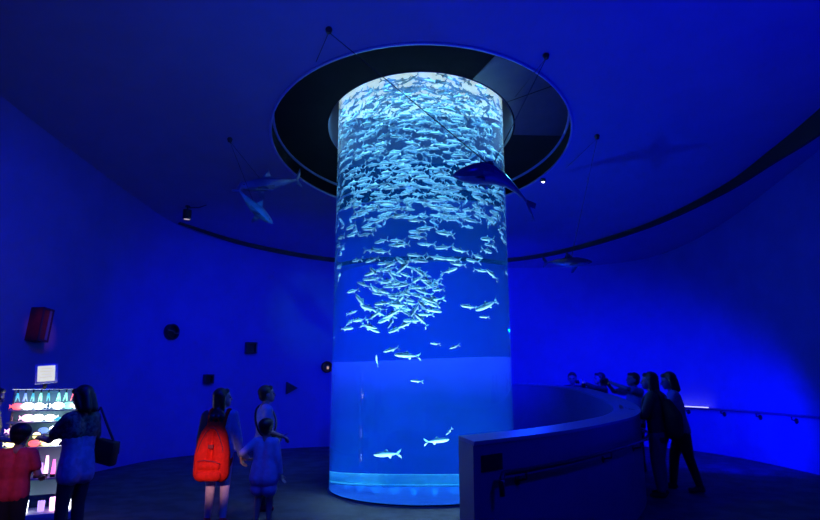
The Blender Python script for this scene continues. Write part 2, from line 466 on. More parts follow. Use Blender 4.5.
# the tight ball
n = 0; tries = 0
while n < 74 and tries < 5000:
    tries += 1
    a = random.uniform(0, 2 * PI); q = math.sqrt(random.random())
    px = 392 + 46 * q * math.cos(a) * (1 + 0.1 * math.sin(a)); py = 298 + 34 * q * math.sin(a) - 0.12 * (px - 392)
    p = at(px, py, TY - random.uniform(0.6, 1.22))
    if (p.x - TX) ** 2 + (p.y - TY) ** 2 > 1.24 ** 2 or not free(p, 0.2): continue
    add_fish(p, R(random.choice((0, 0, 0, 180))) + random.uniform(-.7, .7), R(random.gauss(0, 24)), R(random.uniform(-15, 15)), random.uniform(.7, 1.15),
             'silver fish packed into the tight ball in the middle of the tank', 'tight ball of silver fish'); n += 1
# loose rows above it
n = 0; tries = 0
while n < 46 and tries < 5000:
    tries += 1
    p, x, y = shell_pos(0.16, 0.5, 3.2, 3.95, 0.93)
    if random.random() > (p.z - 2.6) / 1.0 or not free(p, 0.27): continue
    add_fish(p, heading(x, y, .3), R(random.uniform(-9, 9)), R(random.uniform(-10, 10)), random.uniform(.85, 1.15),
             'silver fish in the loose rows between the dense school and the fish ball', 'loose rows of silver fish'); n += 1
# dense school: the nearest ones
n = 0; tries = 0
while n < 163 and tries < 20000:
    tries += 1
    p, x, y = shell_pos(0.13, 0.38, 3.9, 6.15)
    if not free(p, 0.25): continue
    top = p.z > 5.4
    add_fish(p, heading(x, y, .9 if top else .35), R(random.uniform(-22, 22) if top else random.uniform(-10, 10)), R(random.uniform(-15, 15)), random.uniform(.68, 1.02),
             'small silver fish near the glass in the dense school at the tank top', 'dense school of silver fish'); n += 1
bm = bmesh.new(); n = 0; tries = 0
while n < 560 and tries < 60000:
    tries += 1
    p, x, y = shell_pos(0.42, 1.5, 4.0, 6.22, 0.95)
    if n > 400: p, x, y = shell_pos(0.40, 1.1, 5.45, 6.25, 0.95)
    if not free(p, 0.22): continue
    mtx = fish_matrix(p, heading(x, y, .8), R(random.uniform(-15, 15)), 0, random.uniform(.7, 1.0))
    b2 = bmesh.new(); b2.from_mesh(random.choice(fish_meshes)); b2.transform(mtx)
    tm = bpy.data.meshes.new('t'); b2.to_mesh(tm); b2.free(); bm.from_mesh(tm); bpy.data.meshes.remove(tm); n += 1
mback = mat('silver_fish_plain', (0.34, 0.50, 0.60), 0.35, 0.35, noise=0.1, scale=6)
o = link('fish_school', bm, mback, None)
tag(o, 'deeper crowd of silver fish behind the nearest ones of the dense school', 'fish', 'dense school of silver fish', 'stuff')

# ------------------------------------------------------------------ curved barrier wall with coping and handrail
bp = [((0.47, 4.52), 1.15), ((1.35, 5.43), 1.15), ((2.19, 6.57), 1.15), ((2.85, 7.6), 1.16), ((3.3, 8.6), 1.19), ((3.55, 9.6), 1.25), ((3.6, 10.6), 1.34),
      ((3.4, 11.7), 1.45), ((2.8, 12.7), 1.52), ((1.9, 13.35), 1.54), ((0.8, 13.6), 1.55), ((-0.4, 13.6), 1.55)]
outer = catmull([(x, y, z) for (x, y), z in bp], 8)
def offset_path(path, off):
    out = []
    for i, p in enumerate(path):
        d = path[min(i + 1, len(path) - 1)] - path[max(i - 1, 0)]
        n = Vector((d.y, -d.x, 0)).normalized()      # to the outside
        out.append(Vector((p.x + n.x * off, p.y + n.y * off, p.z)))
    return out
def ribbon(bm, outp, inp, zlo, zhi):
    pr = None
    for a, b in zip(outp, inp):
        col = [bm.verts.new((a.x, a.y, zlo(a.z))), bm.verts.new((a.x, a.y, zhi(a.z))), bm.verts.new((b.x, b.y, zhi(b.z))), bm.verts.new((b.x, b.y, zlo(b.z)))]
        if pr:
            for i in range(4): bm.faces.new((pr[i], col[i], col[(i + 1) % 4], pr[(i + 1) % 4]))
        else: bm.faces.new(col)
        pr = col
    bm.faces.new(list(reversed(pr))); recalc(bm)
def inner_path(off):
    q = offset_path(outer, off)
    for i in range(6):                       # the free end is cut off at a slant
        t = i / 6; q[i] = Vector((0.40, 4.98, q[i].z)).lerp(q[6], t)
    return q
bm = bmesh.new(); ribbon(bm, outer, inner_path(-0.34), lambda z: 0.0, lambda z: z - 0.03)
barrier = struct('wall_barrier', bm, M['barrier'], 'low curved blue lit wall in front of the tank', auto=35)
bm = bmesh.new(); ribbon(bm, offset_path(outer, 0.012), inner_path(-0.352), lambda z: z - 0.03, lambda z: z)
link('coping', bm, M['coping'], barrier, auto=35)
d0 = (outer[2] - outer[0]).normalized(); n0 = Vector((d0.y, -d0.x, 0)).normalized()
rot0 = Matrix((d0, -n0, Vector((0, 0, 1)))).transposed()
bm = bmesh.new(); bx(bm, Vector((0.47, 4.52, 0.98)) + d0 * 0.22 + n0 * 0.002, (0.26, 0.012, 0.12), rot0)  # thin dark rectangle near the free end of the wall
o = link('dark_plate', bm, M['black'], barrier, smooth=False)
rl = thing('handrail', 'dark tubular handrail fixed along the outside of the low curved wall', 'handrail', (0, 0, 0))
rp = [Vector((p.x, p.y, 0.91 - 0.012 * i / 8)) for i, p in enumerate(offset_path(outer, 0.09))][2:44]
bm = bmesh.new()
st = [rp[0] + Vector((0, 0, -0.16)), rp[0] + Vector((0, 0, -0.06)) - d0 * 0.01, rp[0] + d0 * 0.02]
tube(bm, st + rp[1:], 0.021, 10); recalc(bm)
link('rail', bm, M['rail'], rl)
of = offset_path(outer, 0.0)
for i in (4, 14, 22, 30, 38):
    a = rp[i - 2 if i >= 2 else 0]; w = Vector((of[i].x, of[i].y, a.z - 0.09))
    bm = bmesh.new(); tube(bm, [a - Vector((0, 0, 0.015)), a - Vector((0, 0, 0.07)), w], 0.010, 6)
    e = (w - a); e.z = 0; e.normalize()
    lathe(bm, [(0, 0), (0.035, 0), (0.035, 0.012), (0, 0.012)], 14, w - e * 0.012, e)
    recalc(bm); link('bracket', bm, M['rail'], rl)
bm = bmesh.new(); lathe(bm, [(0.022, 0), (0.0235, 0.003), (0.0235, 0.035), (0.022, 0.038)], 12, rp[0] + Vector((0, 0, -0.08)), closed=True); recalc(bm)
o = link('joint_ring', bm, M['steel'], rl); o['label'] = 'bright steel ring at the rail end'

# handrail along the bright right wall
rl = thing('handrail', 'steel handrail on brackets along the bright blue wall behind the visitors', 'handrail', (0, 0, 0))
pts = []; brk = []
for i, px in enumerate(range(640, 900, 12)):
    py = 404 + (px - 686) * 0.094
    q, n = on_wall(px, py); p = q + n * 0.09; p.z = 0.97; pts.append(p); brk.append((p, n))
bm = bmesh.new(); tube(bm, pts, 0.026, 10); recalc(bm); link('rail', bm, mat('wall_rail_steel', (0.45, 0.45, 0.5), 0.3, 0.8), rl)
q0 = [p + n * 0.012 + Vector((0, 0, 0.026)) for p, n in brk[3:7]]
bm = bmesh.new(); tube(bm, q0, 0.011, 8); o = link('rail_highlight', bm, mat('rail_highlight_glow', (0.8, 0.8, 0.85), 0.3, emit=(0.85, 0.85, 1.0), estr=1.0), rl); o['label'] = 'white strip glowing in place of a highlight on the rail'  # emissive tube standing in for the white highlight on the rail
for i in range(1, len(brk), 3):
    p, n = brk[i]; bm = bmesh.new(); w = p - n * 0.09 - Vector((0, 0, 0.10))
    tube(bm, [p - Vector((0, 0, 0.02)), p - Vector((0, 0, 0.08)), w], 0.013, 6)
    lathe(bm, [(0, 0), (0.05, 0), (0.05, 0.014), (0, 0.014)], 14, w, n); recalc(bm)
    link('bracket', bm, M['rail'], rl)

# ------------------------------------------------------------------ wall objects on the left wall
def wall_thing(name, label, cat, px, py):
    q, n = on_wall(px, py)
    t = thing(name, label, cat, q, math.atan2(n.y, n.x) - PI / 2)   # local +Y leaves the wall
    return t
brass = mat('glint_metal', (0.6, 0.5, 0.3), 0.3, 0.8); M['brass'] = brass  # brass tone for the glints modelled as a bar and a strip
darkbox = mat('dark_wall_box', (0.015, 0.012, 0.012), 0.45)
redbox = mat('dark_red_box', (0.35, 0.03, 0.02), 0.45, noise=0.15)
t = wall_thing('display_box', 'tall dark red box mounted slightly tilted on the wall above the toy stand', 'wall box', 33, 325)
rt = Matrix.Rotation(R(-6), 3, 'Y')
bm = bmesh.new(); bx(bm, (0, 0.11, 0), (0.22, 0.22, 0.52), rt, 0.008); link('box_body', bm, redbox, t, auto=30)
bm = bmesh.new()
for c, s in (((0, 0.225, 0.245), (0.22, 0.02, 0.03)), ((0, 0.225, -0.245), (0.22, 0.02, 0.03)), ((0.095, 0.225, 0), (0.03, 0.02, 0.47)), ((-0.095, 0.225, 0), (0.03, 0.02, 0.47))):
    bx(bm, rt @ Vector(c), s, rt)
link('front_frame', bm, mat('box_frame', (0.12, 0.03, 0.04), 0.4), t, smooth=False)
bm = bmesh.new(); bx(bm, rt @ Vector((-0.125, 0.11, 0)), (0.025, 0.20, 0.50), rt, 0.004); bx(bm, rt @ Vector((-0.062, 0.222, 0)), (0.06, 0.012, 0.46), rt); o = link('lit_side', bm, mat('lit_side_tone', (0.35, 0.3, 0.4), 0.5), t, smooth=False); o['label'] = 'side painted paler as if lit'  # paler colour puts the light on this flank into the material
t = wall_thing('porthole', 'round dark porthole with a glint made as a bent bar, on the wall above the long haired girl', 'porthole', 170, 332)
bm = bmesh.new(); lathe(bm, [(0.13, 0), (0.17, 0), (0.17, 0.10), (0.15, 0.12), (0.13, 0.10)], 36, axis=(0, 1, 0), closed=True); recalc(bm); link('rim', bm, darkbox, t, auto=40)
bm = bmesh.new(); lathe(bm, [(0, 0.01), (0.135, 0.01), (0.135, 0.03), (0, 0.05)], 36, axis=(0, 1, 0)); recalc(bm); link('lens', bm, M['black'], t, auto=40)
bm = bmesh.new(); tube(bm, [(-0.15, 0.115, -0.02), (-0.03, 0.12, -0.03), (0.02, 0.12, 0.015), (0.15, 0.115, 0.03)], 0.012, 6); recalc(bm); link('bar', bm, brass, t)  # metal bar stands in for a slanted glint
def square_box(px, py, s, label, glint):
    t = wall_thing('display_box', label, 'wall box', px, py)
    bm = bmesh.new(); h = s / 2
    for c, z in (((0, 0.07, h - .015), (s, 0.14, 0.03)), ((0, 0.07, -h + .015), (s, 0.14, 0.03)), ((h - .015, 0.07, 0), (0.03, 0.14, s - .06)), ((-h + .015, 0.07, 0), (0.03, 0.14, s - .06))): bx(bm, c, z)
    link('frame', bm, darkbox, t, smooth=False)
    bm = bmesh.new(); bx(bm, (0, 0.015, 0), (s - .06, 0.03, s - .06)); link('back_panel', bm, M['black'], t, smooth=False)
    if glint:
        bm = bmesh.new(); bx(bm, (-h + .016, 0.145, 0), (0.022, 0.01, s * .8)); o = link('edge_glint', bm, brass, t, smooth=False); o['label'] = 'edge strip standing in for a glint'  # strip stands in for the glint along the box edge
square_box(250, 348, 0.26, 'square dark wall box with a glint made as a strip along one edge', True)
square_box(207, 379, 0.20, 'small plain black square wall box close above the long haired girl', False)
def tri(bm, r, y0, y1, r2=None):
    f = lambda rr, y: [bm.verts.new((rr * x, y, rr * z)) for x, z in ((-1.0, 0.0), (0.62, 0.85), (0.62, -0.85))]
    a, b = f(r, y0), f(r, y1); bm.faces.new(a); bm.faces.new(list(reversed(b)))
    for i in range(3): bm.faces.new((a[i], b[i], b[(i + 1) % 3], a[(i + 1) % 3]))
t = wall_thing('display_box', 'dark triangular wall box pointing toward the tank', 'wall box', 290, 388)
bm = bmesh.new(); tri(bm, 0.17, 0, 0.10); recalc(bm); link('box_body', bm, darkbox, t, smooth=False)
bm = bmesh.new(); tri(bm, 0.12, 0.10, 0.105); recalc(bm); link('front_panel', bm, M['black'], t, smooth=False)
t = wall_thing('porthole', 'small round porthole with a lit brass centre, half hidden at the tank edge', 'porthole', 326.5, 367)
bm = bmesh.new(); lathe(bm, [(0.10, 0), (0.14, 0), (0.14, 0.08), (0.12, 0.10), (0.10, 0.08)], 30, axis=(0, 1, 0), closed=True); recalc(bm); link('rim', bm, darkbox, t, auto=40)
bm = bmesh.new(); lathe(bm, [(0, 0.01), (0.105, 0.01), (0.105, 0.02), (0, 0.03)], 30, axis=(0, 1, 0)); recalc(bm); link('lens', bm, M['black'], t, auto=40)
bm = bmesh.new(); bx(bm, (-0.02, 0.07, -0.02), (0.05, 0.03, 0.07), None, 0.008); link('lit_centre', bm, mat('amber_lit_glass', (0.6, 0.4, 0.2), 0.3, emit=(1.0, 0.62, 0.3), estr=0.5), t, auto=40)

# ------------------------------------------------------------------ spotlights on the ceiling
p = on_ceil(183, 206); p = Vector((p.x + 0.1, p.y, p.z))
t = thing('track_spotlight', 'black cylinder spotlight with pale lens hanging at the ceiling edge', 'spotlight', p)
bm = bmesh.new(); lathe(bm, [(0, 0.0), (0.05, 0.0), (0.05, -0.02), (0.015, -0.02), (0.015, -0.08), (0, -0.08)], 20); recalc(bm); link('mount', bm, M['rubber'], t, auto=40)
bm = bmesh.new(); lathe(bm, [(0, -0.08), (0.085, -0.09), (0.085, -0.29), (0.07, -0.29), (0.07, -0.27), (0, -0.27)], 24); recalc(bm); link('housing', bm, M['rubber'], t, auto=40)
bm = bmesh.new(); lathe(bm, [(0, -0.272), (0.069, -0.272), (0.069, -0.282), (0, -0.286)], 24); recalc(bm); link('lens', bm, mat('spot_lens', (0.6, 0.6, 0.6), 0.3, emit=(1, 0.8, 0.75), estr=0.45), t, auto=40)
bm = bmesh.new(); tube(bm, [(0.02, 0, -0.04), (0.25, -0.05, -0.05), (0.42, -0.1, -0.01)], 0.012, 6); link('cable', bm, M['rubber'], t)
p = on_ceil(543, 179)
t = thing('ceiling_light', 'tiny bright white spotlight on the ceiling beside the dark recess', 'spotlight', p)
bm = bmesh.new(); lathe(bm, [(0, 0.0), (0.05, 0.0), (0.05, -0.06), (0.04, -0.06), (0.035, -0.03), (0, -0.03)], 20); recalc(bm); link('housing', bm, M['rubber'], t, auto=40)
bm = bmesh.new(); bmesh.ops.create_icosphere(bm, subdivisions=2, radius=0.032, matrix=Matrix.Translation((0, 0, -0.05))); link('bulb', bm, mat('white_bulb', (.9, .9, .9), 0.4, emit=(0.75, 0.88, 1), estr=4), t)

# ------------------------------------------------------------------ hanging model sharks and their wires
def shark(name, label, loc, heading, pitch, roll, L, mats, bend, droop=0.0, girth=1.0, dorsal=1.0):
    """nose at -x, tail at +x; bend curls the tail sideways (+y)"""
    t = thing(name, label, 'model shark', (0, 0, 0))
    t.matrix_world = Matrix.Translation(loc) @ Matrix.Rotation(heading, 4, 'Z') @ Matrix.Rotation(pitch, 4, 'Y') @ Matrix.Rotation(roll, 4, 'X')
    cy = lambda x: bend * max(0, x + 0.05) ** 2
    prof = [(-0.50, 0.010, 0), (-0.47, 0.030, 0.004), (-0.42, 0.052, 0.004), (-0.34, 0.078, 0), (-0.22, 0.102, 0), (-0.08, 0.110, 0), (0.06, 0.096, 0), (0.20, 0.068, 0.004), (0.31, 0.042, 0.01), (0.40, 0.024, 0.014), (0.46, 0.020, 0.02)]
    bm = bmesh.new(); rings = []; seg = 16
    for x, h, zo in prof:
        h *= girth; zo -= droop * max(0, x + 0.1) ** 2
        d = 2 * bend * max(0, x + 0.05); tx = Vector((1, d, 0)).normalized(); ny = Vector((-tx.y, tx.x, 0))
        rings.append([bm.verts.new((Vector((x, cy(x), zo)) + ny * (0.78 * h * math.cos(a)) + Vector((0, 0, h * math.sin(a)))) * L) for a in [2 * PI * k / seg for k in range(seg)]])
    for a, b in zip(rings, rings[1:]):
        for k in range(seg): bm.faces.new((a[k], a[(k + 1) % seg], b[(k + 1) % seg], b[k]))
    bm.faces.new(rings[0]); bm.faces.new(list(reversed(rings[-1]))); recalc(bm)
    bd = link('body', bm, mats, t)
    if len(mats) > 1:
        for f in bd.data.polygons:
            f.material_index = 1 if f.center.z < -0.045 * L else 0
    bm = bmesh.new(); fin(bm, [(x, z0 + (z - z0) * dorsal + (girth - 1) * 0.08) for x, z, z0 in ((-0.10, 0.10, 0.10), (0.0, 0.20, 0.10), (0.05, 0.235, 0.1), (0.045, 0.18, 0.1), (0.07, 0.088, 0.088))], cy, L, 0.008); recalc(bm); link('dorsal_fin', bm, mats[0], t)
    bm = bmesh.new(); fin(bm, [(0.44, 0.03), (0.58, 0.21), (0.56, 0.10), (0.50, 0.018), (0.55, -0.09), (0.52, -0.10), (0.44, -0.005)], cy, L, 0.007); recalc(bm); link('tail_fin', bm, mats[0], t)
    for s in (-1, 1):
        bm = bmesh.new()
        P = [Vector((-0.22, s * 0.06, -0.05)), Vector((-0.09, s * 0.25, -0.16)), Vector((-0.05, s * 0.24, -0.16)), Vector((-0.08, s * 0.06, -0.06))]
        A = [bm.verts.new((q + Vector((0, 0, .007))) * L) for q in P]; B = [bm.verts.new((q - Vector((0, 0, .007))) * L) for q in P]
        bm.faces.new(A); bm.faces.new(list(reversed(B)))
        for i in range(4): bm.faces.new((A[i], B[i], B[(i + 1) % 4], A[(i + 1) % 4]))
        recalc(bm); link('pectoral_fin', bm, mats[0], t)
        bm = bmesh.new(); bmesh.ops.create_icosphere(bm, subdivisions=2, radius=0.011 * L, matrix=Matrix.Translation(Vector((-0.40, s * 0.040, 0.02)) * L)); link('eye', bm, M['black'], t)
    for ch in t.children:
        if ch.name.split('.')[0] in ('dorsal_fin', 'tail_fin'):
            for v in ch.data.vertices: v.co.z -= L * droop * max(0, v.co.x / L + 0.1) ** 2
    return t
skin_dark = mat('shark_dark_skin', (0.055, 0.08, 0.12), 0.22, noise=0.15, scale=6)
skin_belly = mat('shark_pale_belly', (0.12, 0.15, 0.18), 0.3)
skin_grey = mat('shark_grey_skin', (0.2, 0.3, 0.38), 0.35, noise=0.2, scale=6)
pA = at(490, 172.5, 5.9)
shark('hanging_shark', 'dark model shark with curled tail hanging in front of the tank', pA, R(-12), R(-1), R(4), 0.80, [skin_dark, skin_belly], 0.15, 1.45, 1.42, 0.4)
pB = at(269, 184, 9.0)
shark('hanging_shark', 'bluish model shark with its tail fin reaching toward the ceiling recess', pB, R(30), R(-16), 0, 1.05, [skin_grey, skin_belly], 0.1)
pC = at(255, 208, 8.6)
shark('hanging_shark', 'pale model shark nosing downward under the other two fins beside the recess', pC, R(172), R(-42), R(25), 0.8, [skin_grey, skin_belly], 0.3)
pD = at(568, 262, 9.6)
shark('hanging_shark', 'dim small model shark hanging below the dark ceiling edge', pD, R(160), R(-4), R(10), 0.78, [skin_dark, skin_belly], -0.3)
wire_m = mat('black_wire', (0.01, 0.01, 0.012), 0.5)
def wire(label, px, py, ends, r=0.006):
    a = on_ceil(px, py)
    t = thing('hanging_wire', label, 'wire', a)
    bm = bmesh.new(); lathe(bm, [(0, 0), (0.035, 0), (0.045, -0.02), (0.03, -0.07), (0, -0.08)], 16); recalc(bm); link('ceiling_mount', bm, wire_m, t, auto=40)
    for e in ends:
        bm = bmesh.new(); tube(bm, [(0, 0, -0.06), Vector(e) - a], r, 5); link('cable', bm, wire_m, t)
wire('black wire from the ceiling above the recess crossing the tank to the dark shark', 329, 28, [pA + Vector((-0.02, 0, 0.1)), on_ceil(316, 62)], 0.006)
wire('black wire running down from the ceiling beside the recess to the dark shark', 546, 54, [pA + Vector((0.04, 0, 0.1)), on_ceil(515, 97) + Vector((0, 0, 0.0))], 0.005)
wire('thin wire pair from the ceiling mount above the dim small shark', 597, 135, [pD + Vector((0.05, 0, 0.03)), on_ceil(566, 168)], 0.005)
wire('thin wire from the ceiling mount above the two bluish sharks', 230, 138, [pB + Vector((-0.1, 0, 0.03)), pC + Vector((0, 0, 0.03))], 0.004)

# ------------------------------------------------------------------ light-up toy stand
def glow(name, c, s): return mat('glow_' + name, tuple(0.3 + 0.5 * x for x in c), 0.4, emit=c, estr=s)
G = {'white': glow('white', (0.92, 0.96, 1.0), 5.0), 'pink': glow('pink', (1.0, 0.45, 0.8), 3.0), 'red': glow('red', (1.0, 0.10, 0.10), 2.2),
     'green': glow('green', (0.25, 0.95, 0.6), 1.6), 'teal': glow('teal', (0.05, 0.7, 0.75), 0.7), 'yellow': glow('yellow', (1.0, 0.9, 0.35), 3),
     'magenta': glow('magenta', (1.0, 0.15, 0.55), 2), 'violet': glow('violet', (0.55, 0.35, 1.0), 1.2), 'blue': glow('blue', (0.25, 0.45, 1.0), 1.0)}
SX, SY = -4.42, 7.35
SRZ = math.atan2(-SX, SY) * 0.9        # faces the visitors
stand = thing('toy_display_stand', 'lit display stand full of glowing toys against the hall wall', 'display stand', (SX, SY, 0), -SRZ * -1.0)
SM = Matrix.Translation((SX, SY, 0)) @ Matrix.Rotation(SRZ, 4, 'Z')    # local -Y is the front
black = M['rubber']
bm = bmesh.new(); bx(bm, (0, 0, 0.04), (0.86, 0.46, 0.08), None, 0.01); link('base', bm, mat('stand_base', (0.5, 0.5, 0.55), 0.4), stand, auto=30)
for x in (-0.40, 0.40):
    bm = bmesh.new(); bx(bm, (x, 0.16, 0.79), (0.03, 0.03, 1.44), None, 0.004); link('post', bm, M['steel'], stand, auto=30)
bm = bmesh.new(); bx(bm, (0, 0.19, 0.85), (0.82, 0.012, 1.24)); link('back_panel', bm, mat('stand_back', (0.16, 0.32, 0.38), 0.5), stand, smooth=False)
SH = [1.25, 1.11, 0.97, 0.82, 0.46]
for z in SH:
    bm = bmesh.new(); bx(bm, (0, 0.02, z - 0.008), (0.84, 0.30, 0.016), None, 0.003); link('shelf', bm, mat('stand_shelf', (0.3, 0.4, 0.42), 0.3), stand, auto=30)
bm = bmesh.new(); tube(bm, [(-0.42, 0.05, 1.49), (0.42, 0.05, 1.49)], 0.008, 8); tube(bm, [(-0.40, 0.16, 1.49), (-0.40, 0.05, 1.49)], 0.007, 6); tube(bm, [(0.40, 0.16, 1.49), (0.40, 0.05, 1.49)], 0.007, 6)
link('hanging_bar', bm, M['steel'], stand)
sg = thing('price_sign', 'tilted lit cream sign on a short black post above the toy stand', 'sign', (0, 0, 0))
sg.matrix_world = SM @ Matrix.Translation((-0.09, 0.05, 1.497))
bm = bmesh.new(); tube(bm, [(0, 0, 0.0), (0, 0, 0.07)], [0.02, 0.028], 10); recalc(bm); link('post', bm, black, sg)
tl = Matrix.Rotation(R(-5), 3, 'Y') @ Matrix.Rotation(R(-10), 3, 'X')
bm = bmesh.new(); bx(bm, (0, 0, 0.18), (0.245, 0.025, 0.245), tl, 0.006)
for v in bm.verts: pass
link('frame', bm, mat('sign_frame', (0.75, 0.75, 0.8), 0.35), sg, auto=30)
bm = bmesh.new(); bx(bm, tl @ Vector((0, -0.0145, 0.0)) + Vector((0, 0, 0.18)), (0.185, 0.004, 0.19), tl); scr = link('screen', bm, mat('lit_sign_panel', (0.8, 0.8, 0.7), 0.4, emit=(0.85, 0.86, 0.42), estr=0.8), sg, smooth=False)
bm = bmesh.new()
for k, w in enumerate((0.12, 0.14, 0.10, 0.13)):
    bx(bm, tl @ Vector((0.0, -0.0172, 0.06 - 0.035 * k)) + Vector((0, 0, 0.18)), (w, 0.002, 0.008), tl)
link('faded_lines', bm, mat('sign_faint_print', (0.5, 0.42, 0.35), 0.6, emit=(0.75, 0.72, 0.55), estr=0.6), scr, smooth=False)
# toys
def wand(bm, bm2, s=1.0):
    tube(bm2, [(0, 0, 0), (0, 0, -0.045 * s)], 0.008 * s, 8); recalc(bm2)
    for k in range(3):
        a = 2 * PI * k / 3; tube(bm, [(0, 0, -0.04 * s), (0.012 * s * math.cos(a), 0.012 * s * math.sin(a), -0.09 * s), (0.028 * s * math.cos(a), 0.02 * s * math.sin(a), -0.14 * s)], [0.010 * s, 0.008 * s, 0.003 * s], 7)
    recalc(bm)
def place_local(o, x, y, z, rz=0.0): o.matrix_world = SM @ Matrix.Translation((x, y, z)) @ Matrix.Rotation(rz, 4, 'Z')
cols = ['teal', 'blue', 'teal', 'green', 'teal', 'green', 'green', 'red', 'red', 'magenta']
wl = {'teal': 'dim teal light-up tassel hanging from the top bar of the toy stand', 'blue': 'dim blue light-up tassel hanging in the top row of the toy stand',
      'green': 'green light-up tassel hanging from the top bar of the toy stand', 'red': 'red light-up tassel hanging from the top bar of the toy stand',
      'magenta': 'magenta light-up tassel at the end of the top bar'}
for i, c in enumerate(cols):
    t = thing('light_tassel', wl[c], 'light toy', group='tassels on the top bar')
    place_local(t, -0.36 + 0.08 * i + (0.03 if i > 4 else 0), 0.05, 1.483, 0.5 * i)
    a, b = bmesh.new(), bmesh.new(); wand(a, b); link('tassel', a, G[c], t); link('cap', b, black, t)
def orb(bm, rx, ry, rz_, z): 
    r = bmesh.ops.create_uvsphere(bm, u_segments=16, v_segments=10, radius=1)
    for v in r['verts']: v.co = Vector((v.co.x * rx, v.co.y * ry, v.co.z * rz_ + z))
def fish_toy(bm, L):
    r = bmesh.ops.create_uvsphere(bm, u_segments=16, v_segments=10, radius=1)
    for v in r['verts']: v.co = Vector((v.co.x * L * .42, v.co.y * L * .24, v.co.z * L * .27 + L * .27))
    A = [bm.verts.new((x * L, y * L, z * L)) for y in (.05, -.05) for x, z in ((.36, .27), (.60, .46), (.54, .27), (.60, .08))]
    bm.faces.new(A[:4]); bm.faces.new(list(reversed(A[4:])))
    for i in range(4): bm.faces.new((A[i], A[4 + i], A[4 + (i + 1) % 4], A[(i + 1) % 4]))
    recalc(bm)
rows = [(1.25, [('red', -.34, .11), ('white', -.23, .12), ('white', -.12, .11), ('white', 0.08, .12), ('green', 0.19, .12), ('white', .29, .12), ('pink', .38, .08)]),
        (1.11, [('pink', -.22, .12), ('white', -.11, .12), ('white', 0.01, .11), ('teal', .10, .07), ('violet', .18, .09), ('white', .27, .12), ('white', .37, .09)]),
        (0.97, [('pink', -.36, .10), ('blue', -.04, .10), ('white', .08, .12), ('white', .18, .09), ('red', .26, .09), ('green', .36, .12)]),
        (0.82, [('yellow', -.36, .10), ('red', -.12, .11), ('yellow', 0.0, .12), ('white', .11, .11), ('pink', .21, .12), ('yellow', .33, .11)])]
words = ['top', 'second', 'third', 'fourth']
for ri, (z, items) in enumerate(rows):
    for i, (c, x, s) in enumerate(items):
        lab = 'glowing %s fish shaped toy on the %s shelf of the toy stand' % (c, words[ri])
        t = thing('glowing_toy', lab, 'light toy', group='glowing toys on the %s shelf' % words[ri])
        place_local(t, x, -0.02 - 0.05 * (i % 2), z + 0.001, (i * 1.3) % 0.6 + (PI if i % 3 == 0 else 0))
        bm = bmesh.new(); fish_toy(bm, s * 1.3); link('lit_body', bm, G[c], t)
        for sd in (-1, 1):
            bm = bmesh.new(); bmesh.ops.create_icosphere(bm, subdivisions=1, radius=s * .05, matrix=Matrix.Translation((-s * .36, sd * s * .22, s * .44))); link('eye', bm, black, t)
for i, (c, x, h) in enumerate((('magenta', -.06, .22), ('pink', 0.03, .24), ('magenta', .11, .2), ('violet', -.02, .16), ('pink', .18, .25), ('white', .26, .22), ('magenta', .33, .2))):
    t = thing('light_wand', '%s glowing wand standing on the low shelf of the toy stand' % c, 'light toy', group='glowing wands on the low shelf')
    place_local(t, x, -0.06 + 0.08 * (i % 2), 0.461, 0.4 * i)
    bm = bmesh.new(); tube(bm, [(0, 0, 0.03), (0.004, 0, h * .6), (0.0, 0, h)], [0.024, 0.02, 0.014], 10); recalc(bm); link('lit_tube', bm, G[c], t)
    bm = bmesh.new(); lathe(bm, [(0, 0), (0.028, 0), (0.028, 0.035), (0, 0.035)], 14); recalc(bm); link('foot', bm, black, t, auto=40)
for i, (c, x, s) in enumerate((('white', -.14, .09), ('violet', .03, .08), ('pink', .16, .10), ('white', .30, .09))):
    t = thing('light_bag', '%s lit paper bag on the base of the toy stand' % c, 'light toy', group='lit bags on the stand base')
    place_local(t, x, -0.06, 0.081, 0.2 * i)
    bm = bmesh.new(); vs2 = bx(bm, (0, 0, s * .75), (s * .8, s * .5, s * 1.5), None, 0.006)
    for v in vs2: v.co.x *= 1 + 0.2 * v.co.z / s * .5
    link('bag', bm, G[c], t, auto=30)
    bm = bmesh.new(); tube(bm, [(-s * .2, 0, s * 1.5), (-s * .15, 0, s * 1.8), (s * .15, 0, s * 1.8), (s * .2, 0, s * 1.5)], 0.006, 6); link('handle', bm, black, t)

# ------------------------------------------------------------------ people
SKIN = mat('skin', (0.50, 0.31, 0.23), 0.55, noise=0.05)
HAIR = mat('black_hair', (0.012, 0.010, 0.009), 0.45, noise=0.3, scale=30)
EYEM = mat('eye_dark', (0.02, 0.015, 0.012), 0.25)
LIPS = mat('lips', (0.42, 0.16, 0.13), 0.5)
def cap(bm, a, b, ra, rb):
    t = bmesh.new()
    for c, r in ((a, ra), (b, rb)):
        bmesh.ops.create_icosphere(t, subdivisions=2, radius=r, matrix=Matrix.Translation(c))
    h = bmesh.ops.convex_hull(t, input=t.verts[:])
    dead = list({e for e in h['geom_interior'] if isinstance(e, bmesh.types.BMVert)} | {e for e in h['geom_unused'] if isinstance(e, bmesh.types.BMVert)})
    if dead: bmesh.ops.delete(t, geom=dead, context='VERTS')
    tm = bpy.data.meshes.new('t'); t.to_mesh(tm); t.free(); bm.from_mesh(tm); bpy.data.meshes.remove(tm)
def ell(bm, c, r, rot=None):
    m = Matrix.Translation(c) @ (rot.to_4x4() if rot else Matrix.Identity(4)) @ Matrix.Diagonal((r[0], r[1], r[2], 1))
    bmesh.ops.create_icosphere(bm, subdivisions=3, radius=1, matrix=m)
def chain(bm, pts, rads):
    for i in range(len(pts) - 1): cap(bm, pts[i], pts[i + 1], rads[i], rads[i + 1])
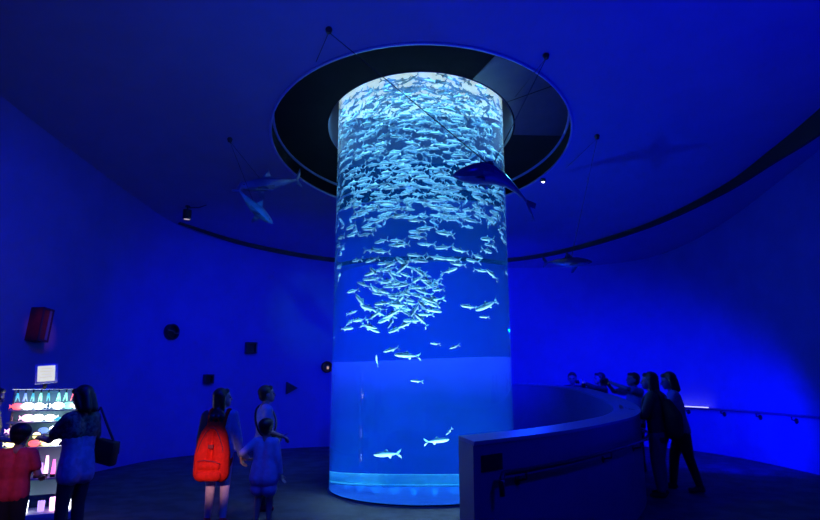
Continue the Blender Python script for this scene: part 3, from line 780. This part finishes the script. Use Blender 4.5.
def fuse(name, bm, voxel, material, parent, smooth=3):
    me = bpy.data.meshes.new('t'); bm.to_mesh(me); bm.free()
    o = bpy.data.objects.new('t', me); COL.objects.link(o)
    md = o.modifiers.new('r', 'REMESH'); md.mode = 'VOXEL'; md.voxel_size = voxel
    sm = o.modifiers.new('s', 'SMOOTH'); sm.iterations = smooth; sm.factor = 0.5
    dg = bpy.context.evaluated_depsgraph_get()
    nm = bpy.data.meshes.new_from_object(o.evaluated_get(dg), depsgraph=dg)
    bpy.data.objects.remove(o); bpy.data.meshes.remove(me)
    nm.name = name; nm.materials.clear(); nm.materials.append(material)
    for p in nm.polygons: p.use_smooth = True
    r = bpy.data.objects.new(name, nm); COL.objects.link(r); r.parent = parent
    return r
def ik(s, e, l1, l2, pole):
    d = e - s; D = min(d.length, (l1 + l2) * 0.995); d.normalize(); e = s + d * D
    a = (l1 * l1 - l2 * l2 + D * D) / (2 * D); h = math.sqrt(max(0, l1 * l1 - a * a))
    p = pole - d * pole.dot(d); p.normalize()
    return s + d * a + p * h, e
CL = {}
def cloth(name, c, **k):
    if name not in CL: CL[name] = mat(name, c, 0.8, noise=k.pop('noise', 0.08), scale=k.pop('scale', 20), **k)
    return CL[name]

def person(label, x, y, face, H, kid=False, fem=False, lean=0.0, head=(0, 0), armL=None, armR=None, curlL=0.5, curlR=0.5, stride=0.0,
           hair='short', top=None, sleeve='long', hem=0.50, bottom=None, bottom_kind='trousers', shoe=None, vox=0.008, flare=0.0, wide=1.0, cuff=0.045):
    t = thing('person', label, 'person', (x, y, 0), math.atan2(-face[0], face[1]))
    hs = 1.22 if kid else 1.06
    up = lambda v: Vector((v[0], 0.51 * H + 0, 0)) if False else None
    rl_ = Matrix.Rotation(-lean, 3, 'X'); pel = Vector((0, 0, 0.51 * H))
    def U(px, py, pz): return pel + rl_ @ Vector((px * H, py * H, (pz - 0.51) * H))
    sw = (0.098 if fem or kid else 0.112) * wide; hw = 0.052
    fat = H * wide
    # --- joints
    sh = {s: U(s * sw, 0, 0.812) for s in (-1, 1)}
    neck0, neck1 = U(0, -0.004, 0.835), U(0, 0.008, 0.872)
    hc = U(0, 0.016, 0.872 + 0.062 * hs)
    HR_ = rl_ @ Matrix.Rotation(R(head[0]), 3, 'Z') @ Matrix.Rotation(R(head[1]), 3, 'X')
    hu = H * hs
    def Hd(px, py, pz): return hc + HR_ @ Vector((px * hu, py * hu, pz * hu))
    wr = {}; el = {}
    for s, a in ((-1, armL), (1, armR)):
        tgt = U(*a) if a else U(s * (sw + 0.045), 0.025, 0.50)
        el[s], wr[s] = ik(sh[s], tgt, 0.172 * H, 0.150 * H, Vector((s * 0.5, -1.0, -0.4)))
    kn, an = {}, {}
    for s in (-1, 1):
        dy = s * stride
        an[s] = Vector((s * 0.058 * H, dy * H, 0.045 * H)); hp = Vector((s * hw * H, 0, 0.50 * H))
        kn[s] = (hp + an[s]) * 0.5 + Vector((0, 0.02 * H, 0.02 * H))
    # --- body
    b = bmesh.new()
    chain(b, [neck0, neck1], [0.036 * H, 0.031 * H * (hs if kid else 1)])
    for s in (-1, 1):
        chain(b, [U(s * 0.045, 0, 0.53), U(s * 0.038, 0.004, 0.61), U(s * 0.050, 0.004, 0.72), U(s * 0.055, 0, 0.79)], [0.058 * fat, 0.050 * fat, 0.058 * fat, 0.045 * fat])
        chain(b, [U(s * 0.02, 0, 0.83), sh[s]], [0.030 * H, 0.032 * H])
        chain(b, [sh[s], el[s], wr[s]], [0.032 * fat, 0.024 * fat, 0.0165 * H])
        chain(b, [Vector((s * hw * H, 0, 0.50 * H)), kn[s], an[s]], [0.056 * fat, 0.036 * fat, 0.022 * H])
        cap(b, an[s] + Vector((0, -0.012 * H, -0.022 * H)), an[s] + Vector((s * 0.008 * H, 0.085 * H, -0.027 * H)), 0.020 * H, 0.017 * H)
        # hand: palm, four fingers, thumb
        d = (wr[s] - el[s]).normalized(); side = d.cross(Vector((0, 0, 1)) if abs(d.z) < 0.8 else Vector((0, 1, 0))).normalized()
        if abs(d.z) >= 0.8: side = Vector((0, 1, 0)) - d * d.y; side.normalize()
        nrm = d.cross(side).normalized() * (1 if s > 0 else -1)
        curl = curlL if s < 0 else curlR; hl = H * (1.1 if kid else 1.0); fr = max(0.0052 * H, vox * 0.85)
        for k in (-1.5, -0.5, 0.5, 1.5):
            base = wr[s] + d * 0.048 * hl + side * k * 0.0125 * hl
            cap(b, wr[s] + d * 0.008 * hl + side * k * 0.008 * hl, base, 0.010 * hl, 0.0085 * hl)
            L1 = (0.027 if abs(k) < 1 else 0.022) * hl
            d1 = (d * math.cos(curl) + nrm * math.sin(curl)).normalized(); d2 = (d * math.cos(2 * curl) + nrm * math.sin(2 * curl)).normalized()
            m1 = base + d1 * L1 + side * k * 0.002 * hl
            chain(b, [base, m1, m1 + d2 * L1 * .95], [fr, fr, fr * .85])
        tb = wr[s] + d * 0.016 * hl + side * 0.014 * hl
        chain(b, [tb, tb + (d * .6 + side * .7 + nrm * .3).normalized() * 0.026 * hl, tb + (d * .9 + side * .5 + nrm * .5).normalized() * 0.048 * hl], [fr * 1.2, fr * 1.1, fr * .9])
        # ear
        ell(b, Hd(s * 0.047, -0.004, -0.006), (0.008 * hu, 0.013 * hu, 0.019 * hu), HR_)
    ell(b, Hd(0, -0.006, 0.012), (0.047 * hu, 0.058 * hu, 0.056 * hu), HR_)
    cap(b, Hd(0, 0.012, -0.02), Hd(0, 0.030, -0.044), 0.040 * hu, 0.022 * hu)
    chain(b, [Hd(0, 0.048, 0.004), Hd(0, 0.060, -0.016)], [0.006 * hu, 0.009 * hu])
    cap(b, Hd(-0.022, 0.043, 0.014), Hd(0.022, 0.043, 0.014), 0.009 * hu, 0.009 * hu)
    cap(b, Hd(-0.010, 0.045, -0.034), Hd(0.010, 0.045, -0.034), 0.006 * hu, 0.006 * hu)
    fuse('body', b, vox, SKIN, t)
    for s in (-1, 1):
        e = bmesh.new(); ell(e, Hd(s * 0.020, 0.047, 0.0), (0.0085 * hu, 0.006 * hu, 0.005 * hu), HR_); link('eye', e, EYEM, t)
    e = bmesh.new(); ell(e, Hd(0, 0.0505, -0.035), (0.013 * hu, 0.004 * hu, 0.0045 * hu), HR_); link('mouth', e, LIPS, t)
    # --- hair
    h = bmesh.new()
    ell(h, Hd(0, -0.017, 0.024), (0.054 * hu, 0.058 * hu, 0.055 * hu), HR_)
    ell(h, Hd(0, -0.030, -0.004), (0.049 * hu, 0.042 * hu, 0.048 * hu), HR_)
    cap(h, Hd(-0.02, 0.030, 0.050), Hd(0.02, 0.030, 0.050), 0.018 * hu, 0.018 * hu)
    if hair == 'bushy':
        ell(h, Hd(0, -0.012, 0.030), (0.066 * hu, 0.066 * hu, 0.056 * hu), HR_)
    if hair in ('bob', 'long'):
        z1 = -0.075 if hair == 'bob' else -0.10
        for s in (-1, 1):
            chain(h, [Hd(s * 0.046, -0.010, 0.02), Hd(s * 0.050, -0.014, -0.03), Hd(s * 0.044, -0.022, z1)], [0.020 * hu, 0.019 * hu, 0.016 * hu])
            chain(h, [Hd(s * 0.02, -0.05, 0.0), Hd(s * 0.025, -0.054, z1)], [0.026 * hu, 0.026 * hu])
    if hair == 'long':
        for s in (-1, 0, 1):
            chain(h, [Hd(s * 0.028, -0.052, -0.08), U(s * 0.04, -0.075, 0.80), U(s * 0.045, -0.085, 0.70)], [0.027 * H, 0.030 * H, 0.016 * H])
    fuse('hair', h, max(vox, 0.009), HAIR, t, 2)
    # --- top
    g = 0.010 * H
    c = bmesh.new()
    for s in (-1, 1):
        lo = hem
        pts = [U(s * 0.048, 0, lo), U(s * 0.046, 0, 0.56), U(s * 0.041, 0.004, 0.63), U(s * 0.052, 0.004, 0.72), U(s * 0.057, 0, 0.79)]
        rd = [(0.060 + flare) * fat + g, (0.058 + flare * .6) * fat + g, (0.054 + flare * .3) * fat + g, 0.060 * fat + g, 0.047 * fat + g]
        chain(c, pts, rd)
        chain(c, [U(s * 0.025, 0, 0.825), sh[s]], [0.029 * H + g, 0.033 * H + g * .9])
        if sleeve == 'long':
            chain(c, [sh[s], el[s], wr[s].lerp(el[s], 0.10)], [0.033 * fat + g, 0.026 * fat + g, 0.018 * H + g * .8])
        else:
            chain(c, [sh[s], sh[s].lerp(el[s], 0.62)], [0.034 * fat + g, 0.031 * fat + g])
    fuse('shirt' if hem > 0.45 else 'tunic', c, 0.012, top, t, 4)
    # --- legs
    c = bmesh.new(); g2 = 0.007 * H
    if bottom_kind == 'skirt':
        for s in (-1, 1): chain(c, [Vector((s * 0.05 * H, 0, 0.53 * H)), Vector((s * 0.06 * H, 0, 0.36 * H))], [0.062 * H + g, 0.075 * H + g])
        fuse('skirt', c, 0.012, bottom, t)
    else:
        k = 0.35 if bottom_kind == 'leggings' else (1.5 if bottom_kind == 'wide' else 1.0)
        for s in (-1, 1):
            end = kn[s].lerp(an[s], 0.15) if bottom_kind == 'shorts' else an[s].lerp(kn[s], 0.10)
            chain(c, [Vector((s * 0.045 * H, 0, 0.545 * H)), Vector((s * hw * H, 0, 0.49 * H)), kn[s], end], [0.056 * fat + g2 * k, 0.058 * fat + g2 * k, 0.038 * fat + g2 * k, (0.022 * H + g2 * 1.6 * k) if bottom_kind != 'shorts' else 0.04 * H + g2])
        fuse(bottom_kind if bottom_kind in ('leggings', 'shorts') else 'trousers', c, 0.011, bottom, t)
    for s in (-1, 1):
        c = bmesh.new(); a = an[s]
        cap(c, a + Vector((0, -0.014 * H, -0.020 * H)), a + Vector((s * 0.008 * H, 0.080 * H, -0.026 * H)), 0.0245 * H, 0.0205 * H)
        cap(c, a + Vector((0, -0.004 * H, 0.008 * H)), a + Vector((0, -0.006 * H, -0.02 * H)), 0.027 * H, 0.026 * H)
        cap(c, a + Vector((0, 0.03 * H, -0.01 * H)), a + Vector((0, 0.0, 0)), 0.022 * H, 0.024 * H)
        for v in c.verts:
            if v.co.z < 0.003: v.co.z = 0.003
        fuse('shoe', c, 0.009, shoe, t, 2)
    return t, U, {'wr': wr, 'sh': sh, 'el': el, 'Hd': Hd}
def world(t, v): return Matrix.Translation(t.location) @ Matrix.Rotation(t.rotation_euler.z, 4, 'Z') @ v

navy = cloth('navy_trousers', (0.03, 0.035, 0.06)); dark = cloth('dark_trousers', (0.02, 0.02, 0.025))
redtee = cloth('red_tee', (0.75, 0.05, 0.07)); bluetunic = cloth('pale_tunic', (0.45, 0.55, 0.7), noise=0.15)
floral = mat('dark_floral', (0.03, 0.04, 0.05), 0.8, scale=28, col2=(0.16, 0.30, 0.18))
palegirl = cloth('pale_blue_top', (0.16, 0.22, 0.5)); darkjacket = cloth('dark_jacket', (0.03, 0.03, 0.04))
greytee = cloth('light_grey_tee', (0.62, 0.68, 0.75)); childtop = cloth('blue_child_top', (0.50, 0.55, 0.72))
pink = cloth('pale_pink_leggings', (0.80, 0.62, 0.72)); redshoe = cloth('red_shoe', (0.7, 0.06, 0.05)); darkshoe = cloth('dark_shoe', (0.03, 0.03, 0.035))
yell = cloth('yellow_green_tee', (0.6, 0.65, 0.15)); bluish = cloth('mid_blue_shirt', (0.25, 0.3, 0.42))

person('person at the picture edge beyond the boy in red, face lit red by the toys', -4.73, 6.75, (1, 0.35), 1.50, hair='short', top=yell, sleeve='short', bottom=dark, shoe=darkshoe, head=(-10, -10), armR=(0.06, 0.20, 0.62), fem=True)
person('boy in a red t-shirt and dark trousers facing the toy stand', -3.62, 5.6, (-0.15, 1), 1.15, kid=True, hair='bushy', top=redtee, sleeve='short', bottom=dark, shoe=darkshoe, head=(0, -8),
       armL=(-0.12, 0.10, 0.60), armR=(0.13, 0.15, 0.62), wide=1.12)
pw, Uw, Jw = person('woman in a dark floral top and pale blue tunic reaching toward the toy stand', -3.20, 5.85, (-0.93, 0.38), 1.52, fem=True, hair='bob', top=bluetunic, sleeve='short', hem=0.47, flare=0.012, bottom=navy, shoe=darkshoe,
       head=(8, -14), armL=(-0.08, 0.25, 0.69), armR=(0.09, 0.17, 0.66), wide=0.88)
c = bmesh.new()
for s in (-1, 1):
    chain(c, [Uw(s * 0.052, 0.004, 0.735), Uw(s * 0.058, 0, 0.79)], [0.0725 * 1.52, 0.060 * 1.52])
    chain(c, [Uw(s * 0.025, 0, 0.825), Jw['sh'][s]], [0.043 * 1.52, 0.047 * 1.52]); chain(c, [Jw['sh'][s], Jw['sh'][s].lerp(Jw['el'][s], 0.66)], [0.046 * 1.52, 0.043 * 1.52])
fuse('floral_yoke', c, 0.012, floral, pw, 4)
# shoulder bag of the woman
def bag_on(t, name, label, cat, parts):
    o = thing(name, label, cat, t.location, t.rotation_euler.z)
    for nm, bm, m in parts: link(nm, bm, m, o, auto=35)
    return o
bagm = cloth('black_bag', (0.015, 0.013, 0.013))
bm = bmesh.new(); bx(bm, Vector((0.235, -0.10, 0.90)), (0.10, 0.26, 0.24), Matrix.Rotation(R(8), 3, 'X'), 0.035)
b2 = bmesh.new(); tube(b2, [Vector((0.235, -0.19, 1.0)), Uw(0.135, -0.075, 0.76), Uw(0.125, -0.01, 0.875), Uw(0.13, 0.06, 0.80), Vector((0.235, 0.0, 1.0))], 0.011, 6)
b3 = bmesh.new(); bx(b3, Vector((0.29, -0.10, 0.94)), (0.012, 0.22, 0.12), None, 0.005)
bag_on(pw, 'shoulder_bag', "black shoulder bag hanging at the floral topped woman's side", 'bag', [('bag_body', bm, bagm), ('strap', b2, bagm), ('flap', b3, bagm)])
ph = Jw['wr'][-1] + Vector((0.0, 0.06, 0.02))
o = thing('wrapped_toy', 'small yellow lit toy held by the woman at the stand', 'toy', world(pw, ph))
bm = bmesh.new(); orb(bm, 0.035, 0.035, 0.03, 0.0); link('lit_ball', bm, G['yellow'], o)
bm = bmesh.new(); lathe(bm, [(0.034, -0.006), (0.038, 0), (0.034, 0.006)], 16, closed=True); recalc(bm); link('band', bm, black, o)

# girl with the red backpack
pg, Ug, Jg = person('long haired girl in pale pink leggings looking up at the tank', -2.17, 6.9, (0.02, 1.0), 1.485, fem=True, hair='long', top=palegirl, sleeve='long', hem=0.49, bottom=pink, bottom_kind='leggings', shoe=redshoe,
       head=(-62, 8), armL=(-0.15, -0.01, 0.475), armR=(0.155, 0.05, 0.50), wide=0.95)
c = bmesh.new()
chain(c, [Ug(-0.105, -0.002, 0.80), Jg['el'][-1], Jg['wr'][-1]], [0.052 * 1.48, 0.044 * 1.48, 0.036 * 1.48]); chain(c, [Ug(-0.07, -0.01, 0.78), Ug(-0.075, -0.02, 0.50)], [0.062 * 1.48, 0.068 * 1.48])
fuse('dark_jacket_side', c, 0.012, darkjacket, pg, 4)
H_ = 1.485
redbag = mat('red_backpack_fabric', (0.9, 0.025, 0.01), 0.9, noise=0.08, scale=25, bump=0.2, spec=0.1); redd = mat('red_backpack_seam', (0.35, 0.02, 0.015), 0.6)
bp_ = thing('backpack', 'bright red backpack worn by the long haired girl', 'backpack', pg.location, pg.rotation_euler.z)
Y0 = -0.215
c = bmesh.new()
for s in (-1, 1):
    chain(c, [Vector((s * 0.105, Y0, 0.60)), Vector((s * 0.10, Y0, 0.80)), Vector((s * 0.075, Y0 + .01, 0.98)), Vector((s * 0.040, Y0 + .03, 1.09))], [0.095, 0.098, 0.085, 0.06])
fuse('main_pocket', c, 0.012, redbag, bp_, 5)
c = bmesh.new()
chain(c, [Vector((-0.085, Y0 - .075, 0.585)), Vector((0.085, Y0 - .075, 0.585))], [0.06, 0.06]); chain(c, [Vector((-0.08, Y0 - .075, 0.69)), Vector((0.08, Y0 - .075, 0.69))], [0.055, 0.055])
fp = fuse('front_pocket', c, 0.011, redbag, bp_, 4)
bm = bmesh.new(); tube(bm, catmull([(-0.12, Y0 - .103, 0.735), (-0.05, Y0 - .125, 0.75), (0.05, Y0 - .125, 0.74), (0.125, Y0 - .10, 0.71)], 5), 0.006, 6); link('zip', bm, redd, fp)
bm = bmesh.new(); tube(bm, catmull([(-0.15, Y0 - .07, 0.72), (-0.13, Y0 - .075, 0.88), (-0.065, Y0 - .065, 1.03), (0, Y0 - .05, 1.085), (0.065, Y0 - .065, 1.03), (0.13, Y0 - .075, 0.88), (0.15, Y0 - .07, 0.72)], 5), 0.006, 6); link('zip', bm, redd, bp_)
bm = bmesh.new(); tube(bm, catmull([(-0.03, Y0 + .05, 1.13), (-0.02, Y0 + .04, 1.175), (0.02, Y0 + .04, 1.175), (0.03, Y0 + .05, 1.13)], 5), 0.009, 6); link('carry_loop', bm, redbag, bp_)
bm = bmesh.new(); bx(bm, (0.01, Y0 - .098, 0.89), (0.06, 0.014, 0.04), None, 0.004); link('badge', bm, redd, bp_, smooth=False)
for s in (-1, 1):
    bm = bmesh.new()
    P = catmull([(s * 0.08, Y0 + .06, 1.08), (s * 0.095, -0.10, 1.225), (s * 0.098, -0.02, 1.265), (s * 0.105, 0.075, 1.21), (s * 0.115, 0.118, 1.06), (s * 0.13, 0.09, 0.9), (s * 0.15, -0.05, 0.70), (s * 0.135, Y0 + .05, 0.62)], 6)
    tube(bm, P, 0.021, 8); link('strap', bm, redbag, bp_)

# child holding her hand, man behind
pc, Uc, Jc = person('small child in blue, back turned, hand in hand with the red backpack girl', -1.65, 6.92, (0.25, 0.97), 1.12, kid=True, hair='bushy', top=childtop, sleeve='long', hem=0.46, flare=0.03, bottom=childtop, bottom_kind='skirt', shoe=darkshoe,
       head=(-8, 10), armL=(-0.215, 0.04, 0.64), armR=(0.17, 0.03, 0.50), wide=1.12, stride=0.02)
pm, Um, Jm = person('person in a light grey t-shirt with a dark bag strap looking up beside the tank', -1.88, 7.75, (0.9, 0.45), 1.51, hair='short', top=greytee, sleeve='short', bottom=dark, shoe=redshoe, head=(-4, 10),
       armL=(-0.05, 0.13, 0.60), armR=(0.06, 0.14, 0.59))
t = thing('sling_bag', 'dark sling bag worn by the person in light grey', 'bag', pm.location, pm.rotation_euler.z)
c = bmesh.new(); chain(c, [Vector((0.13, 0.10, 0.86)), Vector((0.06, 0.17, 0.86)), Vector((0.02, 0.175, 0.84))], [0.05, 0.055, 0.045]); fuse('bag_body', c, 0.012, bagm, t, 4)
bm = bmesh.new(); tube(bm, catmull([(0.14, 0.08, 0.90), (0.10, 0.13, 1.03), (0.0, 0.135, 1.14), (-0.085, 0.09, 1.24), (-0.105, 0.0, 1.285), (-0.08, -0.09, 1.23), (0.02, -0.115, 1.08), (0.125, -0.07, 0.94), (0.155, 0.03, 0.88)], 5), 0.014, 6); link('strap', bm, bagm, t)

# visitors at the barrier
p9, U9, J9 = person('long haired visitor in dark clothes standing at the curved low wall', 3.54, 8.6, (-0.85, 0.5), 1.69, fem=True, hair='long', top=darkjacket, sleeve='long', hem=0.47, bottom=cloth('grey_blue_trousers', (0.12, 0.13, 0.2)), bottom_kind='wide', shoe=darkshoe,
       head=(10, 5), armL=(-0.10, 0.20, 0.70), armR=(0.10, 0.20, 0.68), lean=0.06, wide=1.1, vox=0.009)
t = thing('backpack', 'big dark backpack worn by the long haired visitor at the low wall', 'backpack', p9.location, p9.rotation_euler.z)
c = bmesh.new()
for s in (-1, 1): chain(c, [Vector((s * 0.10, -0.22, 0.88)), Vector((s * 0.10, -0.22, 1.08)), Vector((s * 0.06, -0.15, 1.27))], [0.11, 0.11, 0.07])
fuse('main_pocket', c, 0.014, bagm, t, 4)
for s in (-1, 1):
    bm = bmesh.new(); tube(bm, catmull([(s * .09, -0.10, 1.30), (s * .11, 0.0, 1.43), (s * .115, 0.09, 1.40), (s * .12, 0.16, 1.28), (s * .13, 0.14, 1.10), (s * .16, 0.0, 0.95), (s * .15, -0.16, 0.90)], 5), 0.02, 6); link('strap', bm, bagm, t)
person('visitor in a blue shirt and dark trousers leaning forward behind the long haired one', 4.08, 9.05, (-0.95, 0.3), 1.70, hair='bob', top=bluish, sleeve='short', bottom=dark, shoe=darkshoe, head=(5, 0), lean=0.14, stride=0.10,
       armL=(-0.10, 0.22, 0.66), armR=(0.10, 0.22, 0.64), vox=0.009, fem=True)
p8, U8, J8 = person('visitor in a blue shirt raising both arms to photograph the tank over the low wall', 4.12, 10.9, (-0.95, -0.1), 1.71, hair='short', top=bluish, sleeve='short', bottom=dark, shoe=darkshoe, head=(0, 10),
       armL=(-0.05, 0.26, 0.90), armR=(0.05, 0.26, 0.88), vox=0.009)
p7, U7, J7 = person('dark haired visitor behind the low wall holding up a bright camera', 4.05, 12.6, (-0.98, -0.1), 1.73, hair='bob', top=darkjacket, sleeve='long', bottom=dark, shoe=darkshoe, head=(0, 4),
       armL=(-0.04, 0.20, 0.88), armR=(0.04, 0.20, 0.87), vox=0.009, fem=True)
person('farthest visitor with a lit face looking over the low wall beside the tank', 3.62, 13.2, (-0.35, -0.9), 1.74, hair='short', top=darkjacket, sleeve='long', bottom=dark, shoe=darkshoe, head=(0, 0), vox=0.009)
def phone(holder, U, w, label, m2):
    p = (J8 if holder is p8 else J7)['wr']; q = (p[-1] + p[1]) / 2 + Vector((0, 0.11, 0.05))
    t = thing('camera', label, 'camera', world(holder, q), holder.rotation_euler.z)
    bm = bmesh.new(); bx(bm, (0, 0, 0), (w, 0.05, 0.09), None, 0.01); link('camera_body', bm, m2, t, auto=30)
    bm = bmesh.new(); lathe(bm, [(0, 0.02), (0.034, 0.02), (0.034, 0.09), (0.026, 0.09), (0, 0.075)], 20, axis=(0, 1, 0)); recalc(bm); link('lens', bm, M['rubber'], t, auto=40)
    bm = bmesh.new(); bx(bm, (0, -0.027, 0), (w * .7, 0.004, 0.06)); link('screen', bm, mat('lit_screen', (.3, .5, .6), 0.3, emit=(0.35, 0.7, 0.85), estr=0.6), t, smooth=False)
phone(p7, U7, 0.15, 'camera with pale body held up by the dark haired visitor', mat('pale_camera', (0.6, 0.65, 0.65), 0.35))
phone(p8, U8, 0.14, 'dark camera raised toward the tank by the visitor with both arms up', M['rubber'])
